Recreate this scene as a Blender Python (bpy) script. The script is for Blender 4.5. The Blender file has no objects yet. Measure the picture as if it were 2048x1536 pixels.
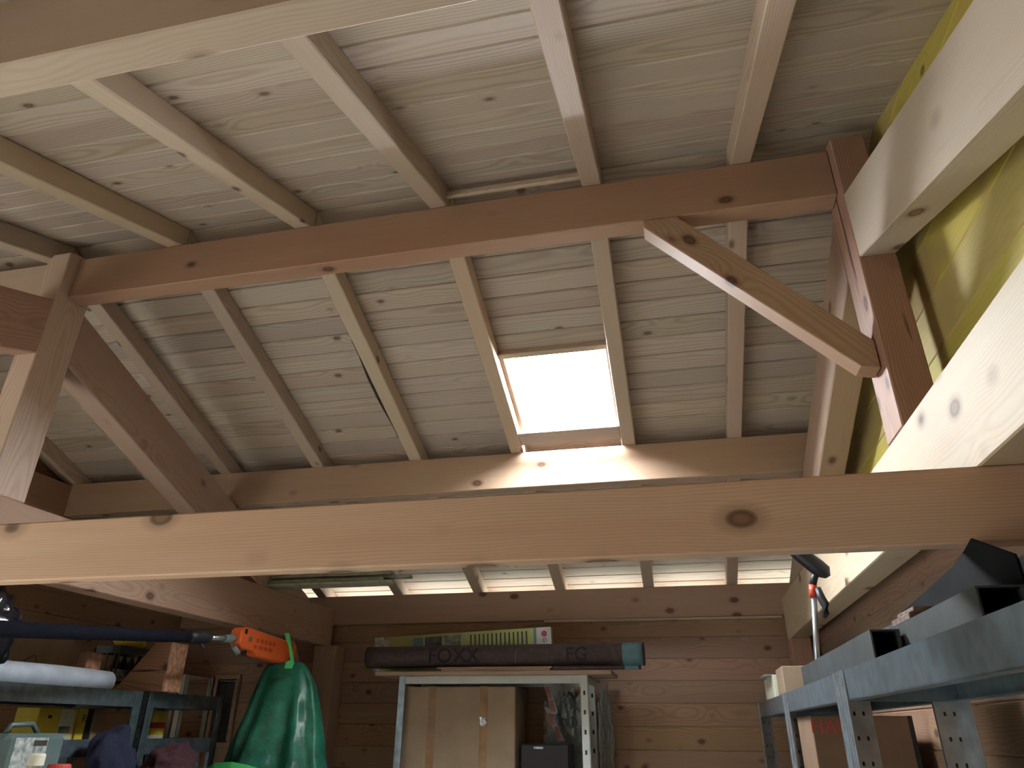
import bpy, bmesh, math, random
from mathutils import Matrix, Vector, noise
random.seed(7)
sc = bpy.context.scene
C = sc.collection
H = 1.65                                   # eye height above the floor

# ------------------------------------------------------------------ camera
cam_d = bpy.data.cameras.new('camera'); cam = bpy.data.objects.new('camera', cam_d); C.objects.link(cam)
yaw, pit, rol = math.radians(12.854), math.radians(26.116), math.radians(.518)
fw = Vector((-math.sin(yaw)*math.cos(pit), math.cos(yaw)*math.cos(pit), math.sin(pit)))
rt = Vector((math.cos(yaw), math.sin(yaw), 0)); up = rt.cross(fw)
r2_ = rt*math.cos(rol)+up*math.sin(rol); u2_ = -rt*math.sin(rol)+up*math.cos(rol)
cam.matrix_world = Matrix(((r2_.x, u2_.x, -fw.x, 0), (r2_.y, u2_.y, -fw.y, 0), (r2_.z, u2_.z, -fw.z, H), (0, 0, 0, 1)))
cam_d.sensor_width = 36; cam_d.lens = 1409/2048*36; cam_d.clip_start = .02
sc.camera = cam

# ------------------------------------------------------------------ sky, sun, exposure
w = bpy.data.worlds.new('sky'); sc.world = w; w.use_nodes = True
bg = w.node_tree.nodes['Background']; bg.inputs[0].default_value = (.86, .94, 1, 1); bg.inputs[1].default_value = 16.0
sun_d = bpy.data.lights.new('sun', 'SUN'); sun_d.energy = 112; sun_d.angle = .02; sun_d.color = (1, .97, .93)
sun = bpy.data.objects.new('sun', sun_d); C.objects.link(sun)
sun.rotation_euler = Vector((math.cos(math.radians(47)), .16, -math.sin(math.radians(47)))).to_track_quat('-Z', 'Y').to_euler()
def portal(name, loc, sx, sy, d):
    l = bpy.data.lights.new(name, 'AREA'); l.shape = 'RECTANGLE'; l.size = sx; l.size_y = sy; l.cycles.is_portal = True
    o = bpy.data.objects.new(name, l); C.objects.link(o); o.location = loc
    o.rotation_euler = Vector(d).to_track_quat('-Z', 'Y').to_euler()
portal('door_daylight', (-3.80, .375, -.525+H), 1.65, 2.35, (1, 0, 0))
sc.view_settings.view_transform = 'Standard'; sc.view_settings.look = 'None'
sc.view_settings.gamma = 1; sc.view_settings.use_curve_mapping = False
sc.view_settings.exposure = -1.45
sc.cycles.max_bounces = 6; sc.cycles.diffuse_bounces = 4; sc.cycles.sample_clamp_indirect = 10
sc.cycles.caustics_reflective = False; sc.cycles.caustics_refractive = False
sc.cycles.use_adaptive_sampling = True; sc.cycles.adaptive_threshold = .03

# ------------------------------------------------------------------ helpers
WM = {}
def link(o, W, parent=None):
    C.objects.link(o)
    o.matrix_basis = W; WM[o.name] = W.copy()
    if parent:
        o.parent = parent; o.matrix_parent_inverse = WM[parent.name].inverted()
    return o
def tag(o, label=None, cat=None, group=None, kind=None):
    if label: o['label'] = label
    if cat: o['category'] = cat
    if group: o['group'] = group
    if kind: o['kind'] = kind
    return o
def thing(name, loc, label, cat, group=None):
    o = bpy.data.objects.new(name, None); o.empty_display_size = .05
    link(o, Matrix.Translation((loc[0], loc[1], loc[2]+H)))
    return tag(o, label, cat, group)
def struct_root(name, loc=(0, 0, 0)):
    o = bpy.data.objects.new(name, None); link(o, Matrix.Translation((loc[0], loc[1], loc[2]+H))); o['kind'] = 'structure'
    return o
def frame(o, u, v):
    u = Vector(u).normalized(); v = Vector(v); v = (v-u*v.dot(u)).normalized(); n = u.cross(v)
    return Matrix(((u.x, v.x, n.x, o[0]), (u.y, v.y, n.y, o[1]), (u.z, v.z, n.z, o[2]+H), (0, 0, 0, 1)))
def obj(name, bm, mat, parent=None, W=None, smooth=False):
    me = bpy.data.meshes.new(name); bm.normal_update(); bm.to_mesh(me); bm.free()
    for m in (mat if isinstance(mat, (list, tuple)) else [mat]): me.materials.append(m)
    if smooth:
        for p in me.polygons: p.use_smooth = True
    o = bpy.data.objects.new(name, me)
    return link(o, W or Matrix.Identity(4), parent)
def bev(bm, d, seg=1):
    if d: bmesh.ops.bevel(bm, geom=list(bm.edges), offset=d, segments=seg, affect='EDGES', profile=.5, clamp_overlap=True)
def prism(name, pts, t, W, mat, parent=None, b=.003, z0=0.):
    bm = bmesh.new()
    cx = sum(p[0] for p in pts)/len(pts); cy = sum(p[1] for p in pts)/len(pts); cz = z0+t/2
    a = [bm.verts.new((p[0]-cx, p[1]-cy, -t/2)) for p in pts]; c = [bm.verts.new((p[0]-cx, p[1]-cy, t/2)) for p in pts]
    bm.faces.new(a[::-1]); bm.faces.new(c)
    n = len(pts)
    for i in range(n): bm.faces.new((a[i], a[(i+1) % n], c[(i+1) % n], c[i]))
    bmesh.ops.recalc_face_normals(bm, faces=bm.faces)
    bev(bm, b)
    return obj(name, bm, mat, parent, W @ Matrix.Translation((cx, cy, cz)))
AX = {'X': ((1, 0, 0), (0, 1, 0)), 'Y': ((0, 1, 0), (-1, 0, 0)), 'Z': ((0, 0, 1), (1, 0, 0))}
def box(name, lo, hi, mat, parent=None, ax='X', b=.003, rot=None):
    c = [(lo[i]+hi[i])/2 for i in range(3)]; s = [abs(hi[i]-lo[i]) for i in range(3)]
    u, v = AX[ax]
    W = frame(c, u, v)
    if ax == 'X': d = s
    elif ax == 'Y': d = (s[1], s[0], s[2])
    else: d = (s[2], s[0], s[1])
    bm = bmesh.new(); bmesh.ops.create_cube(bm, size=1)
    for q in bm.verts: q.co = Vector((q.co.x*d[0], q.co.y*d[1], q.co.z*d[2]))
    bev(bm, b)
    if rot: W = W @ rot
    return obj(name, bm, mat, parent, W)
def add_box(bm, lo, hi):
    m = Matrix.Translation([(lo[i]+hi[i])/2 for i in range(3)]) @ Matrix.Diagonal([hi[i]-lo[i] for i in range(3)]+[1])
    bmesh.ops.create_cube(bm, size=1, matrix=m)
def boxes(name, lst, mat, parent=None, b=0.0):
    bm = bmesh.new()
    for lo, hi in lst: add_box(bm, (lo[0], lo[1], lo[2]+H), (hi[0], hi[1], hi[2]+H))
    bev(bm, b)
    return obj(name, bm, mat, parent)
def tube(name, pts, rad, mat, parent=None, seg=12, cap=True):
    P = [Vector(p)+Vector((0, 0, H)) for p in pts]; bm = bmesh.new(); rings = []
    R = rad if isinstance(rad, (list, tuple)) else [rad]*len(P)
    for i, p in enumerate(P):
        t = (P[min(i+1, len(P)-1)]-P[max(i-1, 0)]).normalized()
        a = t.cross(Vector((0, 0, 1)));
        if a.length < .05: a = t.cross(Vector((1, 0, 0)))
        a.normalize(); c = t.cross(a)
        rings.append([bm.verts.new(p+(a*math.cos(k*2*math.pi/seg)+c*math.sin(k*2*math.pi/seg))*R[i]) for k in range(seg)])
    for i in range(len(P)-1):
        for k in range(seg): bm.faces.new((rings[i][k], rings[i][(k+1) % seg], rings[i+1][(k+1) % seg], rings[i+1][k]))
    if cap: bm.faces.new(rings[0][::-1]); bm.faces.new(rings[-1])
    bmesh.ops.recalc_face_normals(bm, faces=bm.faces)
    o = obj(name, bm, mat, parent)
    for f in o.data.polygons: f.use_smooth = len(f.vertices) == 4
    return o
def lathe(name, c, prof, mat, parent=None, seg=20):      # prof = (radius, z) from the bottom up
    bm = bmesh.new(); rings = []
    for r, z in prof: rings.append([bm.verts.new((c[0]+r*math.cos(k*2*math.pi/seg), c[1]+r*math.sin(k*2*math.pi/seg), c[2]+z+H)) for k in range(seg)])
    for i in range(len(prof)-1):
        for k in range(seg): bm.faces.new((rings[i][k], rings[i][(k+1) % seg], rings[i+1][(k+1) % seg], rings[i+1][k]))
    bm.faces.new(rings[0][::-1]); bm.faces.new(rings[-1])
    return obj(name, bm, mat, parent)
def text(name, s, W, size, mat, parent, ext=.0008, ax='CENTER'):
    cu = bpy.data.curves.new(name, 'FONT'); cu.body = s; cu.size = size; cu.extrude = ext; cu.align_x = ax; cu.align_y = 'CENTER'; cu.resolution_u = 3
    t = bpy.data.objects.new(name+'_c', cu); C.objects.link(t)
    me = bpy.data.meshes.new_from_object(t.evaluated_get(bpy.context.evaluated_depsgraph_get()))
    bpy.data.objects.remove(t); me.materials.clear(); me.materials.append(mat)
    return link(bpy.data.objects.new(name, me), W, parent)
def lump(name, c, r, mat, parent=None, amp=.25, fr=5., sub=4, seed=0, flat=None, sharp=False):
    bm = bmesh.new(); bmesh.ops.create_icosphere(bm, subdivisions=sub, radius=1)
    for q in bm.verts:
        d = q.co.normalized(); k = 1
        for o_ in range(3):
            nv = noise.noise(d*fr*(2**o_)*.4+Vector((seed*7.1, seed*3.3, o_*11)))
            k += amp*(abs(nv)*2-.5 if sharp else nv)/(1.6**o_)
        q.co = Vector((d.x*r[0]*k, d.y*r[1]*k, d.z*r[2]*k))
        if flat is not None and q.co.z < flat: q.co.z = flat
    return obj(name, bm, mat, parent, Matrix.Translation((c[0], c[1], c[2]+H)), smooth=not sharp)

# ------------------------------------------------------------------ materials
class NT:
    def __init__(s, name):
        s.m = bpy.data.materials.new(name); s.m.use_nodes = True; s.t = s.m.node_tree; s.b = s.t.nodes['Principled BSDF']
    def n(s, typ, **kw):
        x = s.t.nodes.new(typ)
        for k, v in kw.items():
            if k.startswith('i_'): x.inputs[int(k[2:])].default_value = v
            else: setattr(x, k, v)
        return x
    def l(s, a, b): s.t.links.new(a, b)
    def math(s, op, a, b=None, c=None):
        x = s.n('ShaderNodeMath', operation=op)
        for i, v in enumerate((a, b, c)):
            if v is None: continue
            if isinstance(v, (int, float)): x.inputs[i].default_value = v
            else: s.l(v, x.inputs[i])
        return x.outputs[0]
    def ramp(s, fac, stops, inter='LINEAR'):
        x = s.n('ShaderNodeValToRGB'); e = x.color_ramp.elements; x.color_ramp.interpolation = inter
        while len(e) < len(stops): e.new(.5)
        for k, (p, c) in enumerate(stops): e[k].position = p; e[k].color = (*c, 1) if len(c) == 3 else c
        s.l(fac, x.inputs[0]); return x.outputs[0]
    def mix(s, fac, a, b, typ='MIX'):
        x = s.n('ShaderNodeMix', data_type='RGBA', blend_type=typ)
        for i, v in ((0, fac), (6, a), (7, b)):
            if isinstance(v, (int, float)): x.inputs[i].default_value = v
            elif isinstance(v, tuple): x.inputs[i].default_value = (*v, 1)
            else: s.l(v, x.inputs[i])
        return x.outputs[2]
def wood(name, light, dark, red, ring=.0075, contrast=.55, knots=.02, kscale=4.5, stain=0., var=.22, rough=.62, blotch=None, cracks=False):
    T = NT(name)
    tc = T.n('ShaderNodeTexCoord'); oi = T.n('ShaderNodeObjectInfo')
    off = T.n('ShaderNodeCombineXYZ')
    T.l(T.math('MULTIPLY', oi.outputs['Random'], 37.), off.inputs[0])
    T.l(T.math('MULTIPLY', T.math('FRACT', T.math('MULTIPLY', oi.outputs['Random'], 91.7)), .10), off.inputs[1])
    T.l(T.math('ADD', T.math('MULTIPLY', T.math('FRACT', T.math('MULTIPLY', oi.outputs['Random'], 53.3)), .10), .035), off.inputs[2])
    p = T.n('ShaderNodeVectorMath', operation='ADD'); T.l(tc.outputs['Object'], p.inputs[0]); T.l(off.outputs[0], p.inputs[1])
    # knots
    mk = T.n('ShaderNodeMapping'); T.l(p.outputs[0], mk.inputs[0]); mk.inputs['Scale'].default_value = (.62, 1, 1)
    vo = T.n('ShaderNodeTexVoronoi', voronoi_dimensions='3D'); vo.inputs['Scale'].default_value = kscale; T.l(mk.outputs[0], vo.inputs['Vector'])
    kd = T.math('DIVIDE', vo.outputs['Distance'], kscale)
    # ring distance, bent slowly along the grain and around knots
    ml = T.n('ShaderNodeMapping'); T.l(p.outputs[0], ml.inputs[0]); ml.inputs['Scale'].default_value = (1.3, 5, 5)
    nl = T.n('ShaderNodeTexNoise'); nl.inputs['Scale'].default_value = 1; nl.inputs['Detail'].default_value = 1; T.l(ml.outputs[0], nl.inputs['Vector'])
    sx = T.n('ShaderNodeSeparateXYZ'); T.l(p.outputs[0], sx.inputs[0])
    yy = T.math('MULTIPLY', sx.outputs[1], sx.outputs[1]); zz = T.math('MULTIPLY', sx.outputs[2], sx.outputs[2])
    rr = T.math('SQRT', T.math('ADD', yy, zz))
    rr = T.math('ADD', rr, T.math('MULTIPLY', nl.outputs[0], .055))
    kb = T.math('MULTIPLY', T.math('POWER', 2.718, T.math('MULTIPLY', kd, -38.)), .03)
    rr = T.math('ADD', rr, kb)
    ph = T.math('MULTIPLY', rr, 6.2832/ring)
    s1 = T.math('MULTIPLY_ADD', T.math('SINE', ph), .5, .5)
    s1 = T.math('POWER', s1, 2.2)
    mf = T.n('ShaderNodeMapping'); T.l(p.outputs[0], mf.inputs[0]); mf.inputs['Scale'].default_value = (6, 160, 160)
    nf = T.n('ShaderNodeTexNoise'); nf.inputs['Scale'].default_value = 1; nf.inputs['Detail'].default_value = 1; T.l(mf.outputs[0], nf.inputs['Vector'])
    g = T.math('ADD', T.math('MULTIPLY', s1, contrast), T.math('MULTIPLY', nf.outputs[0], .38))
    col = T.ramp(g, [(.12, light), (.85, dark)])
    # broad streaks of redder wood
    mb = T.n('ShaderNodeMapping'); T.l(p.outputs[0], mb.inputs[0]); mb.inputs['Scale'].default_value = (.9, 11, 11)
    nb = T.n('ShaderNodeTexNoise'); nb.inputs['Scale'].default_value = 1; nb.inputs['Detail'].default_value = 2; T.l(mb.outputs[0], nb.inputs['Vector'])
    bl = T.ramp(nb.outputs[0], [(.45, (0, 0, 0)), (.72, (1, 1, 1))])
    col = T.mix(T.math('MULTIPLY', bl, .55), col, red)
    # each piece a little lighter, darker, pinker or yellower
    rv = T.math('FRACT', T.math('MULTIPLY', oi.outputs['Random'], 17.13))
    hs = T.n('ShaderNodeHueSaturation'); T.l(col, hs.inputs['Color'])
    T.l(T.math('MULTIPLY_ADD', rv, var*1.2, 1-var*.6), hs.inputs['Value'])
    T.l(T.math('MULTIPLY_ADD', T.math('FRACT', T.math('MULTIPLY', rv, 7.7)), .024, .488), hs.inputs['Hue'])
    T.l(T.math('MULTIPLY_ADD', T.math('FRACT', T.math('MULTIPLY', rv, 5.1)), .3, .85), hs.inputs['Saturation'])
    col = hs.outputs[0]
    if blotch:
        nq = T.n('ShaderNodeTexNoise'); nq.inputs['Scale'].default_value = 2.3; nq.inputs['Detail'].default_value = 2; T.l(p.outputs[0], nq.inputs['Vector'])
        col = T.mix(T.math('MULTIPLY', T.ramp(nq.outputs[0], [(.56, (0, 0, 0)), (.64, (1, 1, 1))]), .75), col, blotch)
    if cracks:
        mc = T.n('ShaderNodeMapping'); T.l(p.outputs[0], mc.inputs[0]); mc.inputs['Scale'].default_value = (2.2, 34, 34)
        nc = T.n('ShaderNodeTexNoise'); nc.inputs['Scale'].default_value = 1; nc.inputs['Detail'].default_value = 1; T.l(mc.outputs[0], nc.inputs['Vector'])
        col = T.mix(T.ramp(nc.outputs[0], [(.27, (1, 1, 1)), (.33, (0, 0, 0))]), col, (.05, .028, .02))
    if knots:
        col = T.mix(T.ramp(kd, [(knots*.9, (.8, .8, .8)), (knots*1.75, (0, 0, 0))]), col, tuple(c*.62 for c in red))
        col = T.mix(T.ramp(kd, [(knots*.80, (1, 1, 1)), (knots*1.0, (0, 0, 0))]), col, (dark[0]*.22, dark[1]*.18, dark[2]*.16))
        col = T.mix(T.ramp(kd, [(knots*.55, (1, 1, 1)), (knots*.75, (0, 0, 0))]), col, (red[0]*.42, red[1]*.36, red[2]*.32))
    T.l(col, T.b.inputs['Base Color']); T.b.inputs['Roughness'].default_value = rough
    T.b.inputs['Specular IOR Level'].default_value = .25
    return T.m
def plain(name, col, rough=.5, metal=0., nscale=0, amt=.2, bump=0., col2=None, spec=.4, detail=4):
    T = NT(name)
    T.b.inputs['Roughness'].default_value = rough; T.b.inputs['Metallic'].default_value = metal; T.b.inputs['Specular IOR Level'].default_value = spec
    tc = T.n('ShaderNodeTexCoord')
    n = T.n('ShaderNodeTexNoise'); n.inputs['Scale'].default_value = nscale or 9; n.inputs['Detail'].default_value = detail; T.l(tc.outputs['Object'], n.inputs['Vector'])
    c2 = col2 or tuple(max(0, c*(1-amt)) for c in col); c1 = col if col2 else tuple(min(1, c*(1+amt*.6)) for c in col)
    T.l(T.ramp(n.outputs[0], [(.32, c2), (.68, c1)]), T.b.inputs['Base Color'])
    if bump:
        bp = T.n('ShaderNodeBump'); bp.inputs['Strength'].default_value = bump; bp.inputs['Distance'].default_value = .01
        T.l(n.outputs[0], bp.inputs['Height']); T.l(bp.outputs[0], T.b.inputs['Normal'])
    return T.m
M = {}
M['deck'] = wood('pine_deck', (0.496, 0.432, 0.364), (0.360, 0.280, 0.220), (0.432, 0.336, 0.276), ring=.010, contrast=.5, knots=.012, kscale=6.6, var=.24)
M['rafter'] = wood('larch_rafter', (0.528, 0.432, 0.344), (0.416, 0.308, 0.232), (0.464, 0.344, 0.264), ring=.006, contrast=.42, knots=.013, kscale=6.0)
M['beam'] = wood('larch_beam', (.375, .258, .190), (.285, .178, .124), (.315, .182, .132), ring=.006, contrast=.45, knots=.017, kscale=6.2, var=.14)
M['knotty'] = wood('knotty_spruce', (.545, .410, .290), (.43, .30, .20), (.48, .315, .205), ring=.0075, contrast=.36, knots=.027, kscale=6.8, var=.06)
M['tie'] = wood('pale_spruce', (0.528, 0.440, 0.344), (0.432, 0.336, 0.248), (0.480, 0.352, 0.256), ring=.0065, contrast=.34, knots=.021, kscale=6.6, var=.10)
M['wall'] = wood('spruce_wall', (.33, .215, .145), (.23, .14, .09), (.27, .155, .105), ring=.007, contrast=.42, knots=.013, kscale=9.0, var=.18)
M['oldwood'] = wood('brown_post', (.36, .235, .17), (.23, .14, .095), (.28, .165, .115), ring=.007, contrast=.5, knots=.018, kscale=6.0, var=.1, cracks=True)
M['yellow'] = wood('yellow_board', (0.544, 0.456, 0.136), (0.464, 0.368, 0.096), (0.496, 0.408, 0.120), ring=.010, contrast=.3, knots=.010, kscale=7.0, var=.10, rough=.36, blotch=(0.400, 0.288, 0.144))
M['chip'] = plain('rough_endgrain', (.42, .22, .13), .9, nscale=38, amt=.45, bump=.5)
M['roofing'] = plain('roof_covering', (.12, .12, .13), .8)
M['floor'] = plain('concrete_floor', (.36, .36, .32), .8, nscale=5, amt=.15)
M['ground'] = plain('gravel_ground', (.58, .59, .53), .95, nscale=3, amt=.2)
M['zinc'] = plain('galvanised_steel', (.22, .285, .33), .32, .75, nscale=22, amt=.25, detail=6)
M['zincpost_lit'] = plain('galvanised_post_lit', (.50, .58, .64), .26, .8, nscale=22, amt=.2, detail=3)  # paler zinc copy, reflected door light put into its colour
M['zincdark'] = plain('shelf_board_grey', (.17, .20, .19), .6, .1, nscale=14, amt=.2)
M['hole'] = plain('slot_dark', (.015, .015, .018), .8)
M['steel'] = plain('mill_steel', (.036, .041, .043), .55, .15, nscale=12, amt=.35)
M['darksheet'] = plain('dark_sheet_metal', (.010, .011, .012), .85, 0., nscale=9, amt=.4, spec=.05)
M['rust'] = plain('rusty_steel', (.14, .09, .07), .8, .2, nscale=45, amt=.5)
M['white'] = plain('white_paint', (.62, .66, .64), .45, nscale=10, amt=.1)
M['card'] = plain('cardboard', (.27, .20, .135), .85, nscale=9, amt=.12)
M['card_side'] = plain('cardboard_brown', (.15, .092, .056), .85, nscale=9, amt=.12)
M['tape'] = plain('parcel_tape', (.22, .13, .06), .16, nscale=12, amt=.3, spec=.6)
M['orange'] = plain('orange_plastic', (.74, .13, .03), .32, nscale=6, amt=.08)
M['darkorange'] = plain('orange_moulding', (.42, .06, .02), .4)
M['black'] = plain('black_plastic', (.008, .010, .016), .5, nscale=7)
M['foam'] = plain('black_foam', (.005, .006, .011), .95, nscale=60, amt=.3, bump=.3, spec=.1)
M['chrome'] = plain('aluminium_pole', (.55, .60, .64), .3, .85, nscale=4, amt=.08)
M['red'] = plain('red_plastic', (.60, .07, .035), .4)
M['tarp'] = plain('green_tarpaulin', (.014, .125, .08), .36, nscale=11, amt=.4, bump=.9, spec=.4)
M['lime'] = plain('bright_green_webbing', (.06, .50, .15), .6, nscale=60, amt=.15)
M['blackfilm'] = plain('black_film', (.008, .008, .014), .22, nscale=9, bump=.6, spec=.6)
M['wrapblue'] = plain('foam_wrap', (.55, .62, .70), .38, nscale=12, amt=.15, bump=.3)
M['carpet'] = plain('brown_roll', (.060, .043, .043), .9, nscale=30, amt=.25)
M['carpetdark'] = plain('roll_print', (.018, .014, .02), .9)
M['teal'] = plain('teal_band', (.10, .20, .23), .6)
M['greencard'] = plain('green_print', (.30, .33, .11), .55, nscale=6, amt=.15)
M['whitecard'] = plain('white_print', (.50, .48, .45), .55)
M['photo'] = plain('dark_photo_print', (.055, .07, .075), .5, nscale=26, amt=.7)
M['photo2'] = plain('grey_photo_print', (.16, .17, .14), .5, nscale=26, amt=.6)
M['ink'] = plain('dark_ink', (.04, .04, .035), .6)
M['redink'] = plain('red_ink', (.42, .05, .04), .6)
M['yellowcard'] = plain('yellow_carton', (.72, .55, .06), .45, nscale=8, amt=.15)
M['cream'] = plain('cream_print', (.72, .70, .56), .5)
M['blackcase'] = plain('black_case', (.008, .008, .011), .4)
M['crate'] = plain('slate_crate', (.06, .075, .085), .55)
M['label'] = plain('label_silver', (.40, .44, .42), .4, nscale=40, amt=.6)
M['jerry'] = plain('grey_green_can', (.10, .145, .14), .35, nscale=6, amt=.2)
M['navy'] = plain('navy_cloth', (.007, .010, .032), .9, nscale=30, bump=.4)
M['maroon'] = plain('maroon_cloth', (.045, .016, .022), .95, nscale=40, bump=.5)
M['aqua'] = plain('turquoise_plastic', (.10, .42, .38), .4)
M['bluebottle'] = plain('blue_plastic', (.02, .03, .22), .3)
M['slat'] = plain('grey_green_slat', (.26, .27, .20), .7, nscale=18, amt=.2)
M['bark'] = plain('bark', (.035, .022, .018), .95, nscale=60, amt=.5, bump=.6)
M['pencil'] = plain('pencil_line', (.08, .06, .045), .8)
M['tapewhite'] = plain('white_warning_tape', (.24, .20, .20), .35)
M['fadedred'] = plain('faded_red_print', (.17, .05, .045), .5)
def film(name, col, a, rough=.12):
    T = NT(name); T.b.inputs['Base Color'].default_value = (*col, 1); T.b.inputs['Roughness'].default_value = rough
    T.b.inputs['Alpha'].default_value = a; T.b.inputs['Specular IOR Level'].default_value = .8
    tc = T.n('ShaderNodeTexCoord'); n = T.n('ShaderNodeTexNoise'); n.inputs['Scale'].default_value = 16; n.inputs['Detail'].default_value = 4; T.l(tc.outputs['Object'], n.inputs['Vector'])
    bp = T.n('ShaderNodeBump'); bp.inputs['Strength'].default_value = .7; bp.inputs['Distance'].default_value = .02
    T.l(n.outputs[0], bp.inputs['Height']); T.l(bp.outputs[0], T.b.inputs['Normal'])
    return T.m
M['film'] = film('clear_film', (.42, .48, .46), .42)
M['dimglass'] = film('dim_glass', (.05, .05, .045), .55, .06)
def pane_mat():
    T = NT('glowing_skylight_pane'); T.b.inputs['Base Color'].default_value = (.9, .95, 1, 1)
    T.b.inputs['Emission Color'].default_value = (.90, .95, 1, 1); T.b.inputs['Emission Strength'].default_value = 640  # pane glows by itself, standing in for daylight through it
    return T.m
M['pane'] = pane_mat()

# ------------------------------------------------------------------ roof geometry (heights relative to the eye)
S = .348; A = math.atan(S); ca, sa = math.cos(A), math.sin(A)
YR = 2.13                                            # ridge line
ZRB = 1.375+S*(3.58-YR)                              # underside of the rafters at the ridge line
RH = .09                                             # rafter depth
PB = .1133                                           # cover width of one deck board
XL, XR = -3.75, .85                                  # inside faces of the gable walls
RX = [.337, -.21, -.82, -1.415, -2.02, -2.625, -3.15, -3.72]      # left edges of the rafters
RW = .073
def zfar(y): return ZRB-S*abs(y-YR)                  # rafter underside on either slope

# ------------------------------------------------------------------ ground, floor, walls
o = boxes('floor', [((-3.85, -.85, -1.75), (.95, 5.15, -1.65))], M['floor']); o['kind'] = 'structure'
o = boxes('ground', [((-30, -30, -1.85), (30, 30, -1.76))], M['ground']); o['kind'] = 'structure'
def chamfer_board(name, L, wdt, th, W, mat, parent, ch=.0045):
    """local x = grain 0..L, y = width 0..wdt, z = 0 (show face) .. th"""
    sec = [(0, ch), (ch, 0), (wdt-ch, 0), (wdt, ch), (wdt, th), (0, th)]
    bm = bmesh.new()
    a = [bm.verts.new((-L/2, y-wdt/2, z)) for y, z in sec]; c = [bm.verts.new((L/2, y-wdt/2, z)) for y, z in sec]
    bm.faces.new(a); bm.faces.new(c[::-1])
    for i in range(6): bm.faces.new((a[(i+1) % 6], a[i], c[i], c[(i+1) % 6]))
    bmesh.ops.recalc_face_normals(bm, faces=bm.faces)
    return obj(name, bm, mat, parent, W @ Matrix.Translation((L/2, wdt/2, 0)))
wb = struct_root('wall_back', (-1.45, 5.06, -1.65))
z = .69
while z > -1.64:
    z0 = max(z-.133, -1.65)
    chamfer_board('wall_board', XR-XL+.2, z-z0, .04, frame((XL-.1, 5.035, z), (1, 0, 0), (0, 0, -1)), M['wall'], wb)   # normal +Y behind
    z = z0
wl = struct_root('wall_left', (-3.75, 2.1, -1.65))
ZD = ZRB+RH/ca                                       # deck underside at the ridge line
def half(zz): return min((ZD-zz)/S, 2.95)
z = -1.65; k = 0
while z < ZD-.05:
    z1 = min(z+.133, ZD-.005)
    h0, h1 = half(z), half(z1)
    if z1 > .66:
        parts = [[(YR-h0, z), (YR+h0, z), (YR+h1, z1), (YR-h1, z1)]]
    else:
        parts = [[(YR-h0, z), (-.45, z), (-.45, z1), (YR-h1, z1)], [(1.2, z), (YR+h0, z), (YR+h1, z1), (1.2, z1)]]
    for pp in parts:
        prism('wall_board', [(y, zz) for y, zz in pp], .04, frame((XL-.04, 0, 0), (0, 1, 0), (0, 0, 1)), M['wall'], wl, b=.004)
    z = z1
wr = struct_root('wall_right', (.85, 2.1, -1.65))
z = -1.65
while z < .71:
    z1 = min(z+.133, .721)
    prism('wall_board', [(YR-2.95, z), (YR+2.95, z), (YR+2.95, z1), (YR-2.95, z1)], .04, frame((XR, 0, 0), (0, 1, 0), (0, 0, 1)), M['wall'], wr, b=.004)
    z = z1
gr = thing('gable_cladding', (.85, 2.13, .721), 'yellow boards closing the right gable behind the truss', 'cladding')
z = .721
while z < ZD-.05:
    z1 = min(z+.163, ZD-.005); h0, h1 = half(z), half(z1)
    prism('yellow_board', [(YR-h0, z), (YR+h0, z), (YR+h1, z1), (YR-h1, z1)], .03, frame((XR, 0, 0), (0, 1, 0), (0, 0, 1)), M['yellow'], gr, b=.004)
    z = z1
wf = struct_root('wall_front', (-1.45, -.84, -1.65))
z = .69
while z > -1.64:
    z0 = max(z-.26, -1.65)
    box('wall_board', (XL-.1, -.84, z0), (XR+.1, -.80, z), M['wall'], wf, b=.004); z = z0

# ------------------------------------------------------------------ roof deck: every board its own piece
ceil = struct_root('ceiling', (-1.45, YR, ZD))
X0, X1 = -4.15, 1.2
jx = [r+RW/2 for r in RX]
SKU0, SKU1, SKX0, SKX1 = .906, 1.586, -.755, -.205    # skylight opening (slope distance, X)
def deck(side):
    n = 31
    prev = []
    for k in range(n):
        js = sorted(random.sample([j for j in jx[1:-1] if j not in prev], random.choice((1, 1, 2))))
        cuts = [X0]+js+[X1]; prev = js
        u0 = k*PB
        sky = side > 0 and u0 > SKU0-.02 and u0+PB < SKU1+.02
        segs = list(zip(cuts[:-1], cuts[1:]))
        if sky: segs = [(X0, jx[4] if k % 2 else jx[3]), (jx[4] if k % 2 else jx[3], SKX0), (SKX1, jx[0] if k % 3 else X1)]+([(jx[0], X1)] if k % 3 else [])
        for a, b in segs:
            dv = (0, ca, -sa) if side > 0 else (0, ca, sa)
            if side > 0: o = (a+.0008, YR+u0*ca, ZD-u0*sa)
            else: o = (a+.0008, YR-(u0+PB)*ca, ZD-(u0+PB)*sa)
            chamfer_board('deck_board', b-a-.0016, PB-.0030, .022, frame(o, (1, 0, 0), dv), M['deck'], ceil)
deck(1); deck(-1)
def slab(name, x0, x1, u0, u1, side, off=.0235, th=.05):  # unseen sheets above the deck boards, added to block daylight
    d = (0, ca, -sa) if side > 0 else (0, -ca, -sa)
    W = frame((x0, YR, ZD), (1, 0, 0), d)
    if side > 0: prism(name, [(0, u0), (x1-x0, u0), (x1-x0, u1), (0, u1)], th, W, M['roofing'], ceil, b=0, z0=off)
    else: prism(name, [(0, u0), (x1-x0, u0), (x1-x0, u1), (0, u1)], th, W, M['roofing'], ceil, b=0, z0=-off-th)
L_ = 31*PB+.02
slab('roof_covering', X0-.05, X1+.05, -.02, L_, -1)
slab('roof_covering', X0-.05, X1+.05, -.02, SKU0, 1); slab('roof_covering', X0-.05, X1+.05, SKU1, L_, 1)
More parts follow.
